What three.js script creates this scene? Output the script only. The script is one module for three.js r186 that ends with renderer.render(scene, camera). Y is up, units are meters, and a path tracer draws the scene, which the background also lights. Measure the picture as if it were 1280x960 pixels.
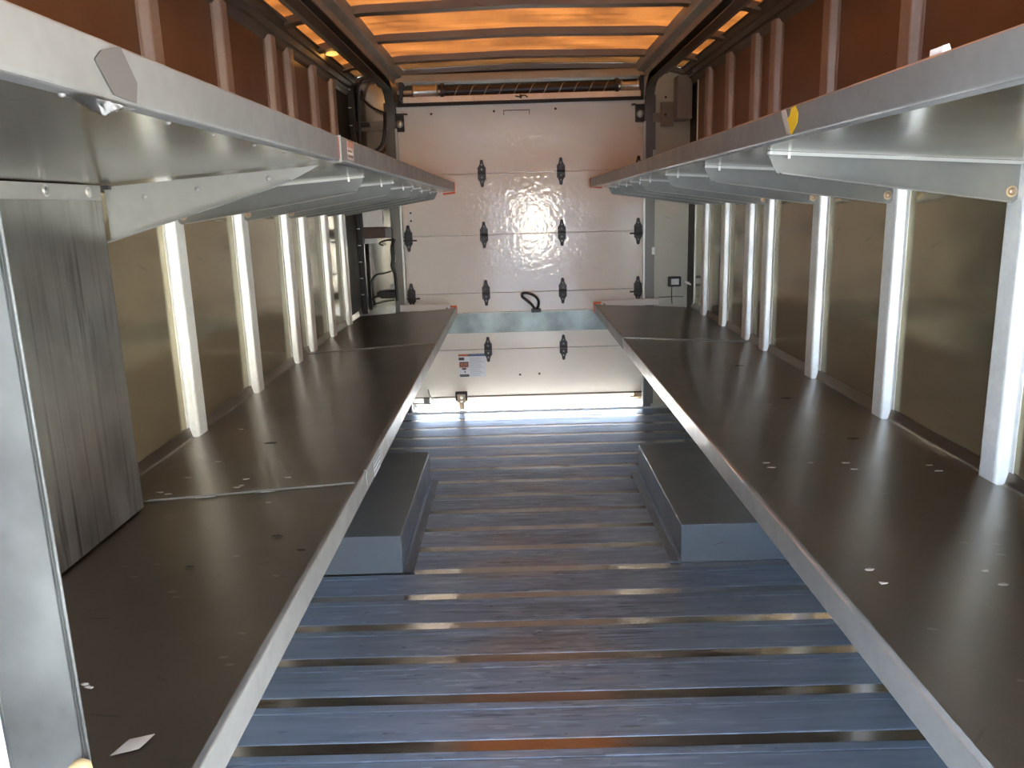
import * as THREE from 'three';
import { RoundedBoxGeometry } from 'three/addons/geometries/RoundedBoxGeometry.js';
import { mergeGeometries, toCreasedNormals } from 'three/addons/utils/BufferGeometryUtils.js';

// ---------------------------------------------------------------- camera, sky, sun, exposure
const scene = new THREE.Scene();
const camera = new THREE.PerspectiveCamera(2 * Math.atan(480 / 991.34) * 180 / Math.PI, 4 / 3, 0.02, 200);
{
  const yaw = 0.0068, pitch = 0.2198, roll = 0.0297;
  const c = Math.cos(yaw), s = Math.sin(yaw), cp = Math.cos(pitch), sp = Math.sin(pitch), cr = Math.cos(roll), sr = Math.sin(roll);
  const x0 = new THREE.Vector3(c, 0, -s), y0 = new THREE.Vector3(-s * sp, cp, -c * sp), back = new THREE.Vector3(s * cp, sp, c * cp);
  const right = x0.clone().multiplyScalar(cr).addScaledVector(y0, -sr), up = x0.clone().multiplyScalar(sr).addScaledVector(y0, cr);
  camera.position.set(-0.067, 1.4073, 0);
  camera.quaternion.setFromRotationMatrix(new THREE.Matrix4().makeBasis(right, up, back));
}
scene.add(camera);
scene.background = new THREE.Color(0.57, 0.76, 1.05);
scene.backgroundIntensity = 3.5;
const sun = new THREE.DirectionalLight(new THREE.Color(1, 0.93, 0.82), 22.0);
sun.position.set(-2.6, 6.0, -13.5); sun.target.position.set(0, 0, -3);
sun.castShadow = true; sun.shadow.mapSize.set(2048, 2048);
Object.assign(sun.shadow.camera, { left: -5, right: 5, top: 5, bottom: -5, near: 0.5, far: 30 });
scene.add(sun, sun.target);
const renderer = new THREE.WebGLRenderer({ antialias: true });
renderer.toneMapping = THREE.LinearToneMapping;
renderer.toneMappingExposure = 10.4;
renderer.shadowMap.enabled = true;

// ---------------------------------------------------------------- random numbers, noise, textures
let seed = 7;
const rnd = () => { seed = (seed * 1664525 + 1013904223) >>> 0; return seed / 4294967296; };
const hash = (x, y, k) => { let h = (x * 374761393 + y * 668265263 + k * 1442695041) | 0; h = Math.imul(h ^ (h >>> 13), 1274126177); return ((h ^ (h >>> 16)) >>> 0) / 4294967296; };
function vnoise(u, v, px, py, k) {                       // periodic value noise
  const x = u * px, y = v * py, xi = Math.floor(x), yi = Math.floor(y), fx = x - xi, fy = y - yi;
  const sx = fx * fx * (3 - 2 * fx), sy = fy * fy * (3 - 2 * fy), m = (a, p) => ((a % p) + p) % p;
  const a = hash(m(xi, px), m(yi, py), k), b = hash(m(xi + 1, px), m(yi, py), k), c = hash(m(xi, px), m(yi + 1, py), k), d = hash(m(xi + 1, px), m(yi + 1, py), k);
  return a + (b - a) * sx + (c - a) * sy + (a - b - c + d) * sx * sy;
}
const fbm = (u, v, px, py, k, n = 4) => { let s = 0, w = 0.5, t = 0; for (let i = 0; i < n; i++) { s += w * vnoise(u, v, px << i, py << i, k + i); t += w; w *= 0.55; } return s / t; };
const clamp = (x, a = 0, b = 1) => Math.min(b, Math.max(a, x));
function dataTex(w, h, fn, srgb = false) {
  const d = new Uint8Array(w * h * 4);
  for (let j = 0; j < h; j++) for (let i = 0; i < w; i++) {
    const c = fn((i + 0.5) / w, (j + 0.5) / h, i, j), o = (j * w + i) * 4;
    for (let k = 0; k < 3; k++) d[o + k] = clamp(Array.isArray(c) ? c[k] : c) * 255;
    d[o + 3] = 255;
  }
  const t = new THREE.DataTexture(d, w, h);
  t.wrapS = t.wrapT = THREE.RepeatWrapping; t.magFilter = THREE.LinearFilter; t.minFilter = THREE.LinearMipmapLinearFilter; t.generateMipmaps = true;
  if (srgb) t.colorSpace = THREE.SRGBColorSpace;
  t.needsUpdate = true; return t;
}
const rep = (t, x, y = x) => { const c = t.clone(); c.repeat.set(x, y); c.needsUpdate = true; return c; };

// strokes: marks drawn into a float field (dirt, scratches, chips)
function field(w, h) { return { w, h, a: new Float32Array(w * h) }; }
function stroke(f, x0, y0, x1, y1, r, amt) {
  const n = Math.max(2, Math.hypot(x1 - x0, y1 - y0) * 1.5 | 0);
  for (let i = 0; i <= n; i++) {
    const x = x0 + (x1 - x0) * i / n, y = y0 + (y1 - y0) * i / n, q = amt * Math.sin(Math.PI * (i + 0.5) / (n + 1)) ** 0.5;
    for (let b = Math.floor(y - r); b <= y + r; b++) for (let a = Math.floor(x - r); a <= x + r; a++) {
      const d = Math.hypot(a - x, b - y); if (d > r) continue;
      const k = ((b % f.h) + f.h) % f.h * f.w + ((a % f.w) + f.w) % f.w, val = q * (1 - d / (r + 0.6));
      if (Math.abs(val) > Math.abs(f.a[k])) f.a[k] = val;
    }
  }
}
// sheet aluminium: faint blotches and fine scratches (a tile is 1.2 m)
const sheetMarks = field(512, 512);
for (let i = 0; i < 70; i++) { const x = rnd() * 512, y = rnd() * 512, l = 4 + rnd() * 26, a = rnd() * 0.7 - 0.35; stroke(sheetMarks, x, y, x + l * Math.cos(a), y + l * Math.sin(a), 0.8 + rnd() * 0.7, rnd() < 0.6 ? -0.6 * rnd() : 0.25 * rnd()); }
const sheetColor = dataTex(512, 512, (u, v, i, j) => { const n = 0.82 + 0.16 * fbm(u, v, 6, 6, 3, 5) + 0.05 * (hash(i, j, 9) - 0.5) + sheetMarks.a[j * 512 + i]; return [n, n * 0.99, n * 0.965]; });
const sheetRough = dataTex(512, 512, (u, v, i, j) => 0.62 + 0.38 * fbm(u, v, 8, 8, 21, 5) + 0.05 * (hash(i, j, 4) - 0.5));
const wavy = dataTex(256, 256, (u, v) => fbm(u, v, 3, 3, 40, 3));
// galvanised zinc: soft clouds and spangle
const zincColor = dataTex(512, 512, (u, v, i, j) => { const c = fbm(u, v, 5, 5, 60, 5), s = vnoise(u, v, 60, 60, 66); const n = 0.72 + 0.3 * c + 0.07 * (s - 0.5); return [n * 0.985, n, n * 1.0]; });
const zincRough = dataTex(256, 256, (u, v) => 0.6 + 0.4 * fbm(u, v, 10, 10, 71, 4));
const cloudColor = dataTex(512, 512, (u, v, i, j) => { const c = fbm(u, v, 5, 4, 260, 6), d = fbm(u, v, 3, 3, 270, 3); const n = clamp(0.66 + 0.9 * (c - 0.5) + 0.45 * (d - 0.5), 0.3, 1); return [n * 0.985, n, n * 1.0]; });
// enamel: orange peel
const peel = dataTex(512, 512, (u, v) => fbm(u, v, 44, 44, 81, 2));
const enamelColor = dataTex(256, 256, (u, v, i, j) => { const n = 0.95 + 0.06 * fbm(u, v, 5, 5, 91, 4) - 0.02 * hash(i, j, 3); return [n, n * 0.995, n * 0.985]; });
// translucent roof: fibres lying along and across
const fibreColor = dataTex(512, 512, (u, v, i, j) => { const a = fbm(u, v, 4, 34, 101, 4), b = fbm(u, v, 90, 10, 111, 2), c = fbm(u, v, 5, 5, 121, 4); const n = clamp(0.52 + 0.55 * (a - 0.5) + 0.2 * (b - 0.5) + 0.75 * (c - 0.5) + 0.08 * (hash(i, j, 5) - 0.5), 0.14, 1); return [n, n * (0.9 + 0.16 * c), n * (0.8 + 0.3 * c)]; });
// streaks running down (partition)
const streakColor = dataTex(512, 512, (u, v, i, j) => { const s = fbm(u, v, 44, 3, 131, 4), b = fbm(u, v, 4, 4, 141, 4), m = fbm(u, v, 3, 5, 151, 3); const n = 0.74 + 0.8 * (b - 0.5) - 0.95 * clamp((s - 0.5) * m * 3, 0, 1) + 0.3 * (s - 0.5) + 0.04 * (hash(i, j, 6) - 0.5); return [n, n, n * 0.985]; });

// the floor's own colour over its whole area: 2.24 m across by 5.6 m deep (scuffs run across, most in the walkway)
const FW = 1024, FH = 2048, floorMarks = field(FW, FH), floorDirt = field(FW, FH);
for (let i = 0; i < 5200; i++) {
  const g = (rnd() + rnd() + rnd()) / 3, x = (0.06 + 0.88 * g) * FW, y = rnd() * FH, l = 4 + rnd() * 46 * rnd();
  stroke(floorMarks, x - l, y, x + l, y + (rnd() - 0.5) * 2, 0.7 + rnd() * 0.8, (rnd() < 0.62 ? 1 : -0.8) * (0.08 + 0.26 * rnd()));
}
for (let i = 0; i < 420; i++) { const g = (rnd() + rnd()) / 2, x = (0.16 + 0.68 * g) * FW, y = rnd() * FH, l = 12 + rnd() * 60; stroke(floorDirt, x - l, y, x + l, y + (rnd() - 0.5) * 6, 2 + rnd() * 6, 0.1 + 0.3 * rnd()); }
for (let i = 0; i < 90; i++) { const x = (0.15 + 0.7 * rnd()) * FW, y = rnd() * FH; stroke(floorDirt, x, y, x + 2 + rnd() * 5, y + rnd() * 2, 1 + 2 * rnd() * rnd(), 0.7); }
const floorColor = dataTex(FW, FH, (u, v, i, j) => {
  const g = fbm(u, v, 12, 300, 161, 3), b = fbm(u, v, 6, 14, 171, 5), worn = fbm(u, v, 8, 60, 181, 4) * Math.exp(-(((u - 0.5) / 0.24) ** 2)) * 1.0;
  const k = j * FW + i, n = 0.66 + 0.26 * (g - 0.5) + 0.36 * (b - 0.5) + 1.5 * floorMarks.a[k] - 0.6 * floorDirt.a[k], t = clamp((worn - 0.42) * 3);
  return [n * (1 + 0.42 * t), n * (1 + 0.05 * t), n * (1.02 - 0.2 * t)];
});
const floorRough = dataTex(256, 1024, (u, v) => 0.55 + 0.45 * fbm(u, v, 6, 160, 191, 3));
const deckMarks = field(1024, 1024);
for (let i = 0; i < 120; i++) { const x = rnd() * 1024, y = rnd() * 1024, q = rnd(); if (q < 0.35) { stroke(deckMarks, x, y, x + 4 + rnd() * 6, y + rnd() * 2, 1.9, 1.1); if (rnd() < 0.6) stroke(deckMarks, x + 11, y + 14, x + 17, y + 14, 1.9, 1.1); } else { const l = 6 + rnd() * 30, a = rnd() * 6.3; stroke(deckMarks, x, y, x + l * Math.cos(a), y + l * Math.sin(a), 0.9 + rnd(), -0.15 - 0.2 * rnd()); } }
const deckColor = dataTex(1024, 1024, (u, v, i, j) => { const n = 0.72 + 0.3 * (fbm(u, v, 5, 5, 201, 5) - 0.5) + 0.05 * (hash(i, j, 8) - 0.5), m = deckMarks.a[j * 1024 + i]; return [n + m * 0.8, n * 0.97 + m * 0.8, n * 0.93 + m * 0.8]; });
const deckRough = dataTex(512, 512, (u, v, i, j) => 0.84 + 0.14 * fbm(u, v, 7, 7, 211, 5));

// ---------------------------------------------------------------- materials
const C = (r, g, b) => new THREE.Color(r, g, b);
const std = (o) => new THREE.MeshStandardMaterial({ side: THREE.DoubleSide, ...o });
const M = {
  wall: std({ color: C(0.36, 0.315, 0.205), metalness: 0.75, roughness: 0.17, map: rep(sheetColor, 0.85), roughnessMap: rep(sheetRough, 0.85), bumpMap: rep(wavy, 0.7), bumpScale: 0.004 }),
  deck: std({ color: C(0.30, 0.265, 0.225), metalness: 0.95, roughness: 0.345, map: rep(deckColor, 0.6), roughnessMap: rep(deckRough, 0.8) }),
  under: std({ color: C(0.56, 0.55, 0.515), metalness: 1, roughness: 0.24, map: rep(sheetColor, 0.85), roughnessMap: rep(sheetRough, 0.85), bumpMap: rep(wavy, 0.9), bumpScale: 0.002 }),
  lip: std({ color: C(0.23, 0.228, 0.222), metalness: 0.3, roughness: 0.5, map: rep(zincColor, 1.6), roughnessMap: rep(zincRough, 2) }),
  zinc: std({ color: C(0.92, 0.93, 0.90), metalness: 0.25, roughness: 0.49, map: rep(zincColor, 2.2), roughnessMap: rep(zincRough, 2) }),
  plate: std({ color: C(0.40, 0.465, 0.455), metalness: 0.5, roughness: 0.5, map: rep(cloudColor, 1.6), roughnessMap: rep(zincRough, 2) }),
  pillar: std({ color: C(0.115, 0.12, 0.12), metalness: 0.75, roughness: 0.5, map: rep(cloudColor, 2.6), roughnessMap: rep(zincRough, 2) }),
  gusset: std({ color: C(0.26, 0.257, 0.245), metalness: 0.35, roughness: 0.5, map: rep(zincColor, 1.2), roughnessMap: rep(zincRough, 2) }),
  frontEdge: std({ color: C(0.50, 0.50, 0.48), metalness: 0.3, roughness: 0.5, map: rep(zincColor, 1.2) }),
  bracket: std({ color: C(0.165, 0.17, 0.165), metalness: 0.4, roughness: 0.5, map: rep(zincColor, 1.2), roughnessMap: rep(zincRough, 2) }),
  partition: std({ color: C(0.40, 0.40, 0.385), metalness: 0.9, roughness: 0.47, map: rep(streakColor, 1.6, 1.0), roughnessMap: rep(sheetRough, 1) }),
  floor: std({ color: C(0.28, 0.36, 0.485), metalness: 0.35, roughness: 0.52, map: floorColor, roughnessMap: rep(floorRough, 1) }),
  groove: std({ color: C(0.40, 0.37, 0.35), metalness: 0.95, roughness: 0.25, roughnessMap: rep(floorRough, 1) }),
  box: std({ color: C(0.165, 0.20, 0.25), metalness: 0.5, roughness: 0.47, map: rep(sheetColor, 1), roughnessMap: rep(sheetRough, 0.9) }),
  enamel: std({ color: C(0.90, 0.865, 0.81), metalness: 0, roughness: 0.07, map: rep(enamelColor, 0.8), bumpMap: rep(peel, 1.0), bumpScale: 0.0007 }),
  roof: new THREE.MeshPhysicalMaterial({ side: THREE.DoubleSide, color: C(0.046, 0.0145, 0.0028), metalness: 0, roughness: 0.95, transmission: 0.6, thickness: 0, map: rep(fibreColor, 1.0), specularIntensity: 0.4 }),
  postUpperShade: std({ color: C(0.44, 0.34, 0.29), metalness: 0.25, roughness: 0.5, map: rep(zincColor, 2.2), roughnessMap: rep(zincRough, 2) }),  // brown copy of the post zinc, dim amber light put into its colour
  fleck: std({ color: C(0.45, 0.43, 0.40), roughness: 0.7 }),
  closer: std({ color: C(0.50, 0.46, 0.42), metalness: 1, roughness: 0.34, map: rep(sheetColor, 1) }),
  panel: std({ color: C(0.58, 0.56, 0.47), metalness: 0.35, roughness: 0.45, map: rep(sheetColor, 0.9) }),
  wallUpperShade: std({ color: C(0.20, 0.102, 0.055), metalness: 0.35, roughness: 0.47, map: rep(sheetColor, 0.85), roughnessMap: rep(sheetRough, 0.85), bumpMap: rep(wavy, 0.7), bumpScale: 0.004 }),  // darker brown copy of the wall sheet, imitating the dim amber light above the shelf
  trackDark: std({ color: C(0.15, 0.145, 0.135), metalness: 0.8, roughness: 0.4 }),
  bow: std({ color: C(0.20, 0.185, 0.17), metalness: 0.85, roughness: 0.5, map: rep(sheetColor, 1) }),
  track: std({ color: C(0.46, 0.45, 0.41), metalness: 0.9, roughness: 0.42, map: rep(zincColor, 2) }),
  trackBright: std({ color: C(0.62, 0.63, 0.61), metalness: 0.95, roughness: 0.32, map: rep(zincColor, 2) }),
  black: std({ color: C(0.018, 0.018, 0.02), metalness: 0.1, roughness: 0.42 }),
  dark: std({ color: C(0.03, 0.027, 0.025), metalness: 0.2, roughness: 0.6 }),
  brown: std({ color: C(0.10, 0.065, 0.05), metalness: 0.1, roughness: 0.6 }),
  steel: std({ color: C(0.62, 0.62, 0.60), metalness: 1, roughness: 0.3 }),
  brass: std({ color: C(0.42, 0.32, 0.22), metalness: 0.9, roughness: 0.4 }),
  orange: std({ color: C(0.72, 0.13, 0.035), metalness: 0, roughness: 0.55 }),
  rust: std({ color: C(0.20, 0.05, 0.025), roughness: 0.7 }),
  tan: std({ color: C(0.26, 0.19, 0.10), metalness: 0, roughness: 0.6 }),
  white: std({ color: C(0.82, 0.82, 0.80), metalness: 0, roughness: 0.5 }),
  beige: std({ color: C(0.27, 0.23, 0.19), metalness: 0.1, roughness: 0.5 }),
  tape: std({ color: C(0.08, 0.074, 0.069), metalness: 0, roughness: 0.55 }),
  yellow: std({ color: C(0.72, 0.47, 0.02), metalness: 0, roughness: 0.5 }),
  paper: std({ color: C(0.42, 0.38, 0.33), metalness: 0, roughness: 0.8 }),
  film: new THREE.MeshPhysicalMaterial({ side: THREE.DoubleSide, color: C(0.9, 0.9, 0.9), roughness: 0.15, transmission: 0.55, thickness: 0 }),
  amber: std({ color: C(0.8, 0.45, 0.1), roughness: 0.4, emissive: C(0.13, 0.07, 0.018) }),
  gapShade: std({ color: C(0.03, 0.03, 0.03), roughness: 0.7 }),
  ground: std({ color: C(0.44, 0.42, 0.39), roughness: 0.95, map: rep(sheetColor, 0.3) }),
  yard: std({ color: C(0.44, 0.42, 0.38), roughness: 0.95, map: rep(sheetColor, 0.3) }),
  cab: std({ color: C(0.46, 0.47, 0.48), metalness: 0, roughness: 0.6 }),
};

// ---------------------------------------------------------------- geometry helpers
const V2 = (x, y) => new THREE.Vector2(x, y), V3 = (x, y, z) => new THREE.Vector3(x, y, z);
function uvBox(g) {                                       // uv in metres from the face's main direction
  g = g.index ? g.toNonIndexed() : g;
  const p = g.attributes.position, uv = new Float32Array(p.count * 2), a = V3(), b = V3(), c = V3();
  for (let i = 0; i < p.count; i += 3) {
    a.fromBufferAttribute(p, i); b.fromBufferAttribute(p, i + 1); c.fromBufferAttribute(p, i + 2);
    const n = b.clone().sub(a).cross(c.clone().sub(a)), x = Math.abs(n.x), y = Math.abs(n.y), z = Math.abs(n.z);
    [a, b, c].forEach((q, k) => { const [u, v] = x >= y && x >= z ? [q.z, q.y] : y >= z ? [q.x, q.z] : [q.x, q.y]; uv[(i + k) * 2] = u; uv[(i + k) * 2 + 1] = v; });
  }
  g.setAttribute('uv', new THREE.BufferAttribute(uv, 2));
  return g;
}
const box = (x0, x1, y0, y1, z0, z1, r = 0) => {
  const w = Math.abs(x1 - x0), h = Math.abs(y1 - y0), d = Math.abs(z1 - z0);
  const g = r ? new RoundedBoxGeometry(w, h, d, 2, Math.min(r, w / 2.01, h / 2.01, d / 2.01)) : new THREE.BoxGeometry(w, h, d);
  return uvBox(g.translate((x0 + x1) / 2, (y0 + y1) / 2, (z0 + z1) / 2));
};
// closed outline swept straight: axis z -> points are (x, y); axis y -> (x, z); axis x -> (z, y)
function prof(pts, axis, a, b) {
  const s = new THREE.Shape(pts.map((p) => V2(p[0], p[1])));
  let g = new THREE.ExtrudeGeometry(s, { depth: Math.abs(b - a), bevelEnabled: false, curveSegments: 4 });
  const lo = Math.min(a, b);
  g.translate(0, 0, lo);
  const p = g.attributes.position;
  for (let i = 0; i < p.count; i++) {
    const x = p.getX(i), y = p.getY(i), z = p.getZ(i);
    if (axis === 'y') p.setXYZ(i, x, z, y); else if (axis === 'x') p.setXYZ(i, z, y, x);
  }
  g.deleteAttribute('normal');
  if (axis !== 'z') { for (let i = 0; i < p.count; i += 3) { const t = [p.getX(i), p.getY(i), p.getZ(i)]; p.setXYZ(i, p.getX(i + 1), p.getY(i + 1), p.getZ(i + 1)); p.setXYZ(i + 1, ...t); } }
  g.computeVertexNormals();                               // flat faces: bends are many small facets
  return uvBox(g);
}
function fillet(line, r, n = 4) {                         // round the corners of an open line
  const out = [line[0]];
  for (let i = 1; i < line.length - 1; i++) {
    const p = V2(...line[i]), a = V2(...line[i - 1]).sub(p), b = V2(...line[i + 1]).sub(p), d = Math.min(r, a.length() * 0.45, b.length() * 0.45);
    a.setLength(d); b.setLength(d);
    for (let k = 0; k <= n; k++) { const t = k / n; out.push([p.x + a.x * (1 - t) ** 2 + b.x * t * t, p.y + a.y * (1 - t) ** 2 + b.y * t * t]); }
  }
  out.push(line[line.length - 1]); return out;
}
function sheet(line, t) {                                 // a bent sheet: the line and its offset by t to its left
  const off = line.map((p, i) => {
    const a = line[Math.max(0, i - 1)], b = line[Math.min(line.length - 1, i + 1)], d = V2(b[0] - a[0], b[1] - a[1]).normalize();
    return [p[0] - d.y * t, p[1] + d.x * t];
  });
  return [...line, ...off.reverse()];
}
const tube = (pts, r, n = 32, k = 8, closed = false) => { const g = new THREE.TubeGeometry(new THREE.CatmullRomCurve3(pts.map((p) => V3(...p)), closed), n, r, k, closed); return uvBox(g); };
const cyl = (r0, r1, h, n = 20) => new THREE.CylinderGeometry(r0, r1, h, n);
const merge = (list) => mergeGeometries(list.map((g) => { g = g.index ? g.toNonIndexed() : g; for (const k of Object.keys(g.attributes)) if (!['position', 'normal', 'uv'].includes(k)) g.deleteAttribute(k); return g; }));
const lathe = (pts, n = 20) => new THREE.LatheGeometry(pts.map((p) => V2(...p)), n);
const rivetGeo = (r, h) => lathe([[0, h], [r * 0.5, h * 0.9], [r * 0.86, h * 0.55], [r, 0]], 10);   // axis y
const pointing = (g, dir) => g.applyQuaternion(new THREE.Quaternion().setFromUnitVectors(V3(0, 1, 0), V3(...dir).normalize()));

const SINGLES = new Set(['clip', 'end_paint', 'back_flange', 'joint_edge', 'side_plate', 'hand_hole', 'latch_frame', 'latch_bolt', 'cable', 'rivet', 'cable_anchor', 'top_roller']);
const used = {};
function numbered(name) { const n = used[name] = (used[name] ?? -1) + 1; return n ? `${name}_${String(n).padStart(3, '0')}` : name; }
function thing(name, label, category, [x, y, z] = [0, 0, 0], group) {
  const o = new THREE.Group(); o.name = numbered(name); o.position.set(x, y, z);
  o.userData = { label, category }; if (group) o.userData.group = group;
  scene.add(o); return o;
}
function structure(name, label) { const o = new THREE.Group(); o.name = name; o.userData = { kind: 'structure', label, category: name.replace(/_.*/, '') }; scene.add(o); return o; }
function part(parent, name, geo, mat, label) {            // geometry in world coordinates, moved into the parent's own
  if (Array.isArray(geo) && SINGLES.has(name)) return geo.map((g) => part(parent, name, g, mat, label))[0];
  const m = new THREE.Mesh(Array.isArray(geo) ? merge(geo) : geo, mat); m.name = name; m.castShadow = m.receiveShadow = true;
  const off = V3(); for (let p = parent; p && p !== scene; p = p.parent) off.add(p.position);
  m.geometry.translate(-off.x, -off.y, -off.z);
  if (label) m.userData.label = label;
  parent.add(m); return m;
}
function solo(name, label, category, geo, mat, at, group) {
  const m = new THREE.Mesh(Array.isArray(geo) ? merge(geo) : geo, mat); m.name = numbered(name); m.castShadow = m.receiveShadow = true;
  m.geometry.translate(-at[0], -at[1], -at[2]); m.position.set(...at);
  m.userData = { label, category }; if (group) m.userData.group = group;
  scene.add(m); return m;
}

// ---------------------------------------------------------------- measures
const WX = 1.117, PX = 1.0888;                            // wall face, inner face of the posts
const SX = 0.463, SY = 0.754, SLOPE = (0.754 - 0.7156) / (1.0888 - 0.463);   // lower shelf edge and its fall to the wall
const UX = 0.4413, UY = 1.517, USLOPE = 0.066, LIPU = 0.0527, LIPL = 0.056;
const REAR = -5.5, END = -5.279, BULK = -0.5;
const deckY = (x) => SY - SLOPE * (Math.abs(x) - SX), underY = (x) => UY - USLOPE * (Math.abs(x) - UX);
const POST = [0, 0.61, 1.22, 1.83, 2.123, 2.58, 3.038].map((d) => -(1.9048 + d));   // far edge of each post
const PW = 0.076, PD = WX - PX;

// ---------------------------------------------------------------- ground outside
{
  const g = uvBox(new THREE.PlaneGeometry(120, 120).rotateX(-Math.PI / 2).translate(0, -0.75, 0));
  const m = new THREE.Mesh(g, M.ground); m.name = 'ground'; m.receiveShadow = true; m.userData = { kind: 'structure' }; scene.add(m);
  // unseen pale wall added to bounce sunlight in through the open cab door
  const yard = structure('wall_bounce', 'added pale wall outside that bounces sunlight into the cab');
  part(yard, 'bounce_face', uvBox(new THREE.BoxGeometry(20, 5, 0.3).rotateY(Math.PI / 4).translate(6.2, 1.75, 8)), M.yard);
}

// ---------------------------------------------------------------- floor of extruded planks
const floor = structure('floor', 'van floor of ribbed aluminium planks laid crosswise');
part(floor, 'subfloor', box(-1.14, 1.14, -0.06, -0.014, REAR - 0.005, 1.7), M.groove);
{
  const P = 0.2105, first = -1.8125;
  for (let i = -7; i <= 16; i++) {
    const z1 = first - i * P, z0 = z1 - P + 0.0045, far = Math.max(z0, REAR + 0.052);   // near end, far end (a thin joint stays open between planks)
    if (z1 - far < 0.03) continue;
    const c1 = z1 - 0.031, c0 = z1 - 0.076, ch = c0 - 0.004 > far;         // near and far side of the smooth sunk channel
    const top = [[far, -0.001], [far + 0.001, 0]];
    if (ch) top.push([c0 - 0.004, 0], [c0 - 0.001, -0.0004], [c0 + 0.0005, -0.0020], [c1 - 0.0005, -0.0020], [c1 + 0.001, -0.0004], [c1 + 0.004, 0]);
    top.push([z1 - 0.001, 0], [z1, -0.001]);
    const g = prof([...top, [z1, -0.014], [far, -0.014]], 'x', -WX, WX), p = g.attributes.position, uv = g.attributes.uv;
    for (let k = 0; k < p.count; k++) uv.setXY(k, (p.getX(k) + 1.12) / 2.24, -p.getZ(k) / 5.6);
    const m = part(floor, 'plank', g, M.floor);
    if (ch) part(m, 'channel', prof([[c0 + 0.0006, -0.0026], [c0 + 0.0012, -0.0016], [c1 - 0.0012, -0.0010], [c1 - 0.0006, -0.0026]], 'x', -WX + 0.001, WX - 0.001), M.groove);
  }
}
part(floor, 'door_sill', prof([[REAR + 0.05, 0.0012], [REAR + 0.046, 0.004], [REAR - 0.06, 0.004], [REAR - 0.07, -0.03], [REAR + 0.05, -0.03]], 'x', -1.1, 1.1), M.zinc);

// ---------------------------------------------------------------- side walls with posts
function sideWall(s, name, label, dark) {
  const w = structure(name, label);
  part(w, 'wall_sheet', box(s * WX, s * (WX + 0.02), -0.06, 1.483, dark, BULK), M.wall);
  part(w, 'wall_sheet', box(s * WX, s * (WX + 0.02), 1.483, 2.30, dark, BULK), M.wallUpperShade, 'upper wall sheet coloured darker brown to imitate dim amber light');
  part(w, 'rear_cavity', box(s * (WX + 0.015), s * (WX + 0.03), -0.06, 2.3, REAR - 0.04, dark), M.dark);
  part(w, 'edge_trim', box(s * (WX - 0.006), s * (WX + 0.006), 0.02, 2.17, dark - 0.004, dark + 0.012, 0.002), M.zinc);
  POST.forEach((z, i) => {
    if (s < 0 && i === 0) return;
    const rnd_ = 0.007, h0 = s * WX, h1 = s * PX, f = 0.018;
    const line = fillet([[h0, z - f], [h0 - s * 0.0005, z - 0.001], [h1, z + 0.004], [h1, z + PW - 0.006], [h0 - s * 0.0005, z + PW + 0.002], [h0, z + PW + f]], rnd_, 4);
    const g = prof(sheet(line, s > 0 ? 0.0025 : -0.0025), 'y', deckY(PX) - 0.71, 1.49);
    const p = part(w, 'wall_post', g, M.zinc);
    part(w, 'wall_post', prof(sheet(line, s > 0 ? 0.0025 : -0.0025), 'y', 1.491, 2.162), M.postUpperShade, 'upper post length coloured dull brown to imitate dim amber light');
    const rv = [];
    for (let y = 0.82; y < 2.15; y += 0.19) { const a = pointing(rivetGeo(0.0045, 0.002), [-s, 0, 0]).translate(s * (PX - 0.0001), y + (i % 3) * 0.02, z + PW * 0.72); rv.push(a); }
    part(p, 'rivets', rv, M.brown).userData.kind = 'stuff';
  });
  // rail along the top of the wall, stepping in to the roof
  const L = [[s * WX, 2.14], [s * (WX - 0.012), 2.155], [s * (WX - 0.02), 2.178], [s * (WX - 0.034), 2.182], [s * (WX - 0.044), 2.206], [s * (WX - 0.058), 2.210], [s * (WX - 0.066), 2.236], [s * (WX - 0.08), 2.240]];
  part(w, 'top_rail', prof(sheet(L, s > 0 ? -0.004 : 0.004), 'z', REAR + 0.1, BULK), M.bow);
  return w;
}
const wallL = sideWall(-1, 'wall_left', 'left wall of aluminium sheet between bright posts', -5.05);
const wallR = sideWall(1, 'wall_right', 'right wall of aluminium sheet between grey posts', -5.24);

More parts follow.
